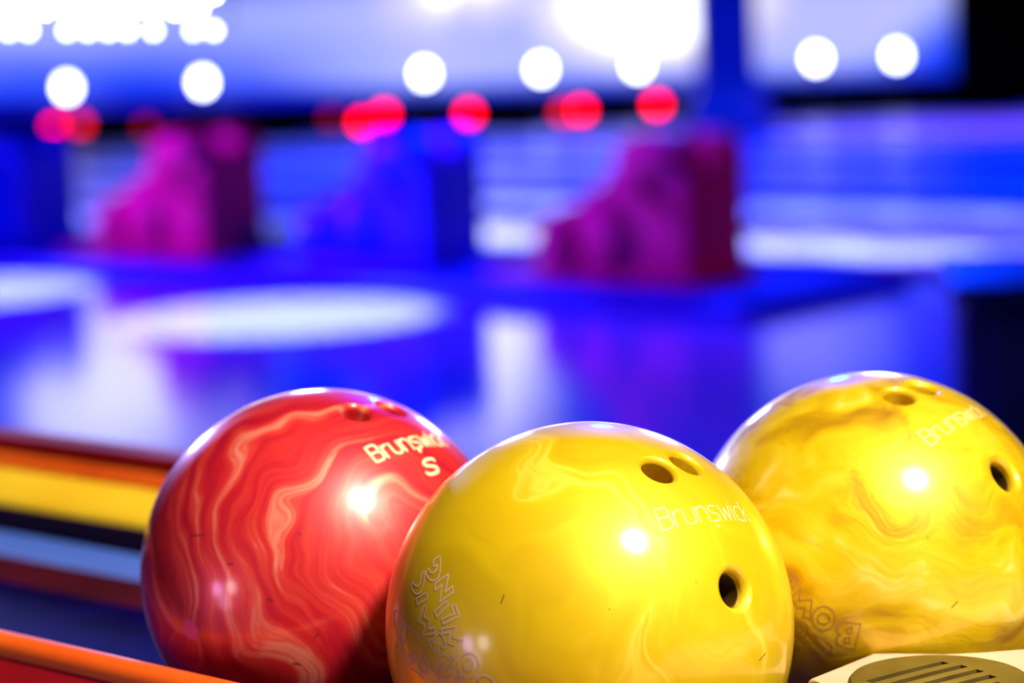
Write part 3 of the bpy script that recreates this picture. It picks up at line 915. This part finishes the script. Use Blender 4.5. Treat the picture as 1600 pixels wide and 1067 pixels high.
EMBLEM_FRONT=[[(-0.7999,-0.5952,-0.0766),(-0.8282,-0.5578,-0.0541),(-0.8606,-0.5071,-0.0464),(-0.8744,-0.4848,-0.0201),(-0.8930,-0.4483,0.0406),(-0.9253,-0.3682,0.0910),(-0.9367,-0.3239,0.1328),(-0.9370,-0.3054,0.1693),(-0.9287,-0.3186,0.1898),(-0.9032,-0.3860,0.1880),(-0.8671,-0.4729,0.1562),(-0.8467,-0.5141,0.1370),(-0.8259,-0.5466,0.1387),(-0.8033,-0.5848,0.1132),(-0.7949,-0.6038,0.0605),(-0.7665,-0.6420,0.0181),(-0.7211,-0.6906,-0.0561)],[(-0.8735,-0.4637,0.1483),(-0.8955,-0.4246,0.1334),(-0.9068,-0.4064,0.1118),(-0.9007,-0.4277,0.0763),(-0.8900,-0.4510,0.0674),(-0.8747,-0.4708,0.1154),(-0.8735,-0.4637,0.1483)],[(-0.8507,-0.5251,0.0246),(-0.8527,-0.5222,0.0143),(-0.8573,-0.5148,0.0067),(-0.8626,-0.5059,0.0045),(-0.8666,-0.4989,0.0087),(-0.8678,-0.4966,0.0176),(-0.8657,-0.4997,0.0279),(-0.8612,-0.5071,0.0356),(-0.8559,-0.5158,0.0377),(-0.8519,-0.5227,0.0335),(-0.8507,-0.5251,0.0246)],[(-0.8270,-0.5618,0.0230),(-0.8290,-0.5591,0.0129),(-0.8335,-0.5525,0.0055),(-0.8387,-0.5446,0.0035),(-0.8427,-0.5384,0.0079),(-0.8438,-0.5363,0.0169),(-0.8418,-0.5391,0.0271),(-0.8373,-0.5456,0.0345),(-0.8321,-0.5534,0.0364),(-0.8282,-0.5596,0.0320),(-0.8270,-0.5618,0.0230)],[(-0.8438,-0.5367,-0.0073),(-0.8457,-0.5334,-0.0155),(-0.8502,-0.5260,-0.0220),(-0.8555,-0.5172,-0.0242),(-0.8596,-0.5106,-0.0212),(-0.8608,-0.5087,-0.0141),(-0.8588,-0.5122,-0.0058),(-0.8543,-0.5197,0.0007),(-0.8491,-0.5283,0.0028),(-0.8450,-0.5347,-0.0003),(-0.8438,-0.5367,-0.0073)],[(-0.7995,-0.5997,0.0338),(-0.8238,-0.5665,-0.0231),(-0.8096,-0.5858,-0.0356),(-0.7838,-0.6194,-0.0447),(-0.7768,-0.6294,-0.0193),(-0.7844,-0.6203,0.0072),(-0.7995,-0.5997,0.0338)]]
LOGO_RIGHT=[[(-0.2141,-0.9688,-0.1247),(-0.3026,-0.9461,-0.1152),(-0.3268,-0.9345,-0.1408),(-0.3282,-0.9285,-0.1738),(-0.3098,-0.9326,-0.1853),(-0.3338,-0.9195,-0.2074),(-0.3239,-0.9150,-0.2406),(-0.2831,-0.9244,-0.2555),(-0.2387,-0.9355,-0.2606),(-0.2141,-0.9688,-0.1247)],[(-0.2548,-0.9565,-0.1419),(-0.2842,-0.9468,-0.1511),(-0.2768,-0.9455,-0.1714),(-0.2561,-0.9503,-0.1773),(-0.2548,-0.9565,-0.1419)],[(-0.2655,-0.9440,-0.1959),(-0.2949,-0.9332,-0.2054),(-0.2873,-0.9308,-0.2260),(-0.2651,-0.9361,-0.2310),(-0.2655,-0.9440,-0.1959)],[(-0.3363,-0.9366,-0.0982),(-0.3386,-0.9337,-0.1161),(-0.3452,-0.9291,-0.1329),(-0.3555,-0.9230,-0.1473),(-0.3688,-0.9160,-0.1580),(-0.3839,-0.9086,-0.1642),(-0.3997,-0.9016,-0.1654),(-0.4148,-0.8955,-0.1614),(-0.4280,-0.8908,-0.1526),(-0.4383,-0.8879,-0.1397),(-0.4448,-0.8871,-0.1237),(-0.4469,-0.8883,-0.1059),(-0.4445,-0.8914,-0.0879),(-0.4379,-0.8962,-0.0710),(-0.4274,-0.9023,-0.0567),(-0.4141,-0.9091,-0.0461),(-0.3989,-0.9161,-0.0401),(-0.3832,-0.9228,-0.0390),(-0.3681,-0.9288,-0.0431),(-0.3550,-0.9334,-0.0519),(-0.3448,-0.9364,-0.0647),(-0.3384,-0.9376,-0.0806),(-0.3363,-0.9366,-0.0982)],[(-0.3626,-0.9263,-0.1021),(-0.3638,-0.9249,-0.1101),(-0.3673,-0.9226,-0.1177),(-0.3727,-0.9196,-0.1242),(-0.3797,-0.9161,-0.1291),(-0.3877,-0.9123,-0.1319),(-0.3960,-0.9086,-0.1325),(-0.4039,-0.9054,-0.1308),(-0.4109,-0.9028,-0.1269),(-0.4163,-0.9011,-0.1212),(-0.4197,-0.9005,-0.1141),(-0.4208,-0.9009,-0.1062),(-0.4196,-0.9024,-0.0981),(-0.4161,-0.9048,-0.0905),(-0.4106,-0.9079,-0.0840),(-0.4036,-0.9115,-0.0791),(-0.3957,-0.9152,-0.0763),(-0.3874,-0.9188,-0.0757),(-0.3794,-0.9220,-0.0775),(-0.3725,-0.9245,-0.0813),(-0.3671,-0.9261,-0.0871),(-0.3637,-0.9267,-0.0942),(-0.3626,-0.9263,-0.1021)],[(-0.5002,-0.8651,0.0380),(-0.5086,-0.8608,-0.0179),(-0.4471,-0.8944,-0.0082),(-0.4556,-0.8835,-0.1092),(-0.4881,-0.8670,-0.1002),(-0.4803,-0.8756,-0.0509),(-0.5164,-0.8543,-0.0587),(-0.5443,-0.8389,-0.0060),(-0.5002,-0.8651,0.0380)],[(-0.5442,-0.8300,0.1222),(-0.5059,-0.8581,0.0878),(-0.5397,-0.8410,0.0378),(-0.5502,-0.8337,0.0483),(-0.5312,-0.8433,0.0814),(-0.5628,-0.8204,0.1010),(-0.5442,-0.8300,0.1222)],[(-0.4680,-0.8676,-0.1681),(-0.4694,-0.8644,-0.1804),(-0.4734,-0.8596,-0.1922),(-0.4798,-0.8537,-0.2023),(-0.4881,-0.8472,-0.2100),(-0.4975,-0.8405,-0.2147),(-0.5073,-0.8343,-0.2159),(-0.5168,-0.8290,-0.2136),(-0.5251,-0.8252,-0.2079),(-0.5316,-0.8232,-0.1992),(-0.5358,-0.8231,-0.1884),(-0.5372,-0.8248,-0.1763),(-0.5358,-0.8283,-0.1638),(-0.5318,-0.8331,-0.1520),(-0.5253,-0.8390,-0.1419),(-0.5170,-0.8454,-0.1343),(-0.5076,-0.8518,-0.1298),(-0.4977,-0.8577,-0.1286),(-0.4883,-0.8628,-0.1310),(-0.4800,-0.8666,-0.1367),(-0.4735,-0.8687,-0.1453),(-0.4694,-0.8691,-0.1560),(-0.4680,-0.8676,-0.1681)],[(-0.4904,-0.8547,-0.1705),(-0.4910,-0.8531,-0.1762),(-0.4929,-0.8509,-0.1816),(-0.4958,-0.8482,-0.1863),(-0.4996,-0.8452,-0.1899),(-0.5039,-0.8421,-0.1920),(-0.5084,-0.8393,-0.1926),(-0.5128,-0.8369,-0.1915),(-0.5166,-0.8351,-0.1888),(-0.5196,-0.8342,-0.1849),(-0.5215,-0.8341,-0.1799),(-0.5221,-0.8349,-0.1743),(-0.5215,-0.8365,-0.1686),(-0.5196,-0.8387,-0.1631),(-0.5167,-0.8414,-0.1585),(-0.5129,-0.8444,-0.1549),(-0.5085,-0.8474,-0.1528),(-0.5040,-0.8502,-0.1523),(-0.4997,-0.8525,-0.1534),(-0.4959,-0.8543,-0.1560),(-0.4929,-0.8552,-0.1600),(-0.4911,-0.8554,-0.1649),(-0.4904,-0.8547,-0.1705)],[(-0.4411,-0.8779,-0.1863),(-0.3864,-0.8979,-0.2109),(-0.3530,-0.9013,-0.2509),(-0.3561,-0.8911,-0.2812),(-0.3778,-0.8788,-0.2915)]]
SCUFF_RED=[[(-0.6303,-0.6840,0.3672),(-0.5491,-0.7442,0.3803)],[(-0.4228,-0.8705,0.2520),(-0.3917,-0.8853,0.2508)],[(-0.2115,-0.9735,0.0874),(-0.1890,-0.9794,0.0713)],[(0.0177,-0.9926,-0.1205),(0.0351,-0.9943,-0.1006)],[(-0.1028,-0.9606,-0.2583),(-0.0638,-0.9618,-0.2662)],[(-0.0475,-0.9109,0.4098),(-0.0346,-0.9170,0.3973)]]
SCUFF_FRONT=[[(-0.4204,-0.8445,0.3318),(-0.4043,-0.8361,0.3708)],[(0.1999,-0.8024,0.5623),(0.2291,-0.7981,0.5572)],[(0.7639,-0.6444,-0.0345),(0.7988,-0.6014,-0.0138)],[(0.4693,-0.7942,0.3861),(0.4721,-0.7940,0.3829)],[(0.0658,-0.9480,0.3114),(0.0685,-0.9487,0.3085)]]
SCUFF_RIGHT=[[(0.1332,-0.9443,0.3009),(0.1363,-0.9449,0.2976)],[(0.2460,-0.9674,-0.0600),(0.2767,-0.9605,-0.0299)]]
PIN_RED=(-0.6446,-0.7558,-0.1148)
DOT_FRONT=(0.5993,-0.5442,0.5871)
DOT_RED=(0.5692,-0.4022,0.7171)

front = tag(ball('bowling_ball', (0.0353, 1.2557, 0.8301), 'ball_yellow', HOLES_FRONT),
            'smooth glossy yellow bowling ball in front, between the other two balls', 'bowling ball', 'bowling balls on the return')
bm = lettering('Brunswick', TXT_FRONT, 0.00075)
dot(bm, DOT_FRONT, 0.0008)
obj('lettering', bm, 'print_fine', front)['label'] = 'thin pale lettering reading Brunswick'
obj('logo_lettering', outlines(LOGO_FRONT, 0.00085), 'print_mauve', front)['label'] = 'outlined lettering reading Cosmic Bowling'
obj('emblem', outlines(EMBLEM_FRONT, 0.00075), 'print_mauve', front)
for stroke in SCUFF_FRONT:
    obj('scuff', outlines([stroke], 0.0005), 'scuff', front)
thumb_shade(front, HOLES_FRONT[2][0])

red = tag(ball('bowling_ball', (-0.117, 1.4109, 0.8301), 'ball_red', HOLES_RED),
          'red marbled bowling ball with bold cream lettering at the left', 'bowling ball', 'bowling balls on the return')
bm = lettering('Brunswick', TXT_RED, 0.0015, .18)
dot(bm, DOT_RED, 0.0013)
obj('lettering', bm, 'print_cream', red)['label'] = 'bold cream lettering reading Brunswick'
obj('size_letter', lettering('S', TXT_RED_S, 0.0019), 'print_cream', red)['label'] = 'cream letter S'
bm = bmesh.new()
dot(bm, PIN_RED, 0.0062, 0.00015, 28)
obj('pin_marker', bm, 'pink', red)['label'] = 'round pink inlaid dot'
for stroke in SCUFF_RED:
    obj('scuff', outlines([stroke], 0.0006), 'scuff', red)

right = tag(ball('bowling_ball', (0.2076, 1.3934, 0.8301), 'ball_yellow_rough', HOLES_RIGHT),
            'rippled pearl yellow bowling ball at the right behind the cream deck', 'bowling ball', 'bowling balls on the return')
bm = lettering('Brunswick', TXT_RIGHT, 0.00075)
obj('lettering', bm, 'print_fine', right)['label'] = 'thin pale lettering reading Brunswick'
obj('logo_lettering', outlines(LOGO_RIGHT, 0.0008), 'print_copper', right)['label'] = 'outlined lettering reading Bowling'
for stroke in SCUFF_RIGHT:
    obj('scuff', outlines([stroke], 0.0005), 'scuff', right)
thumb_shade(right, HOLES_RIGHT[2][0])
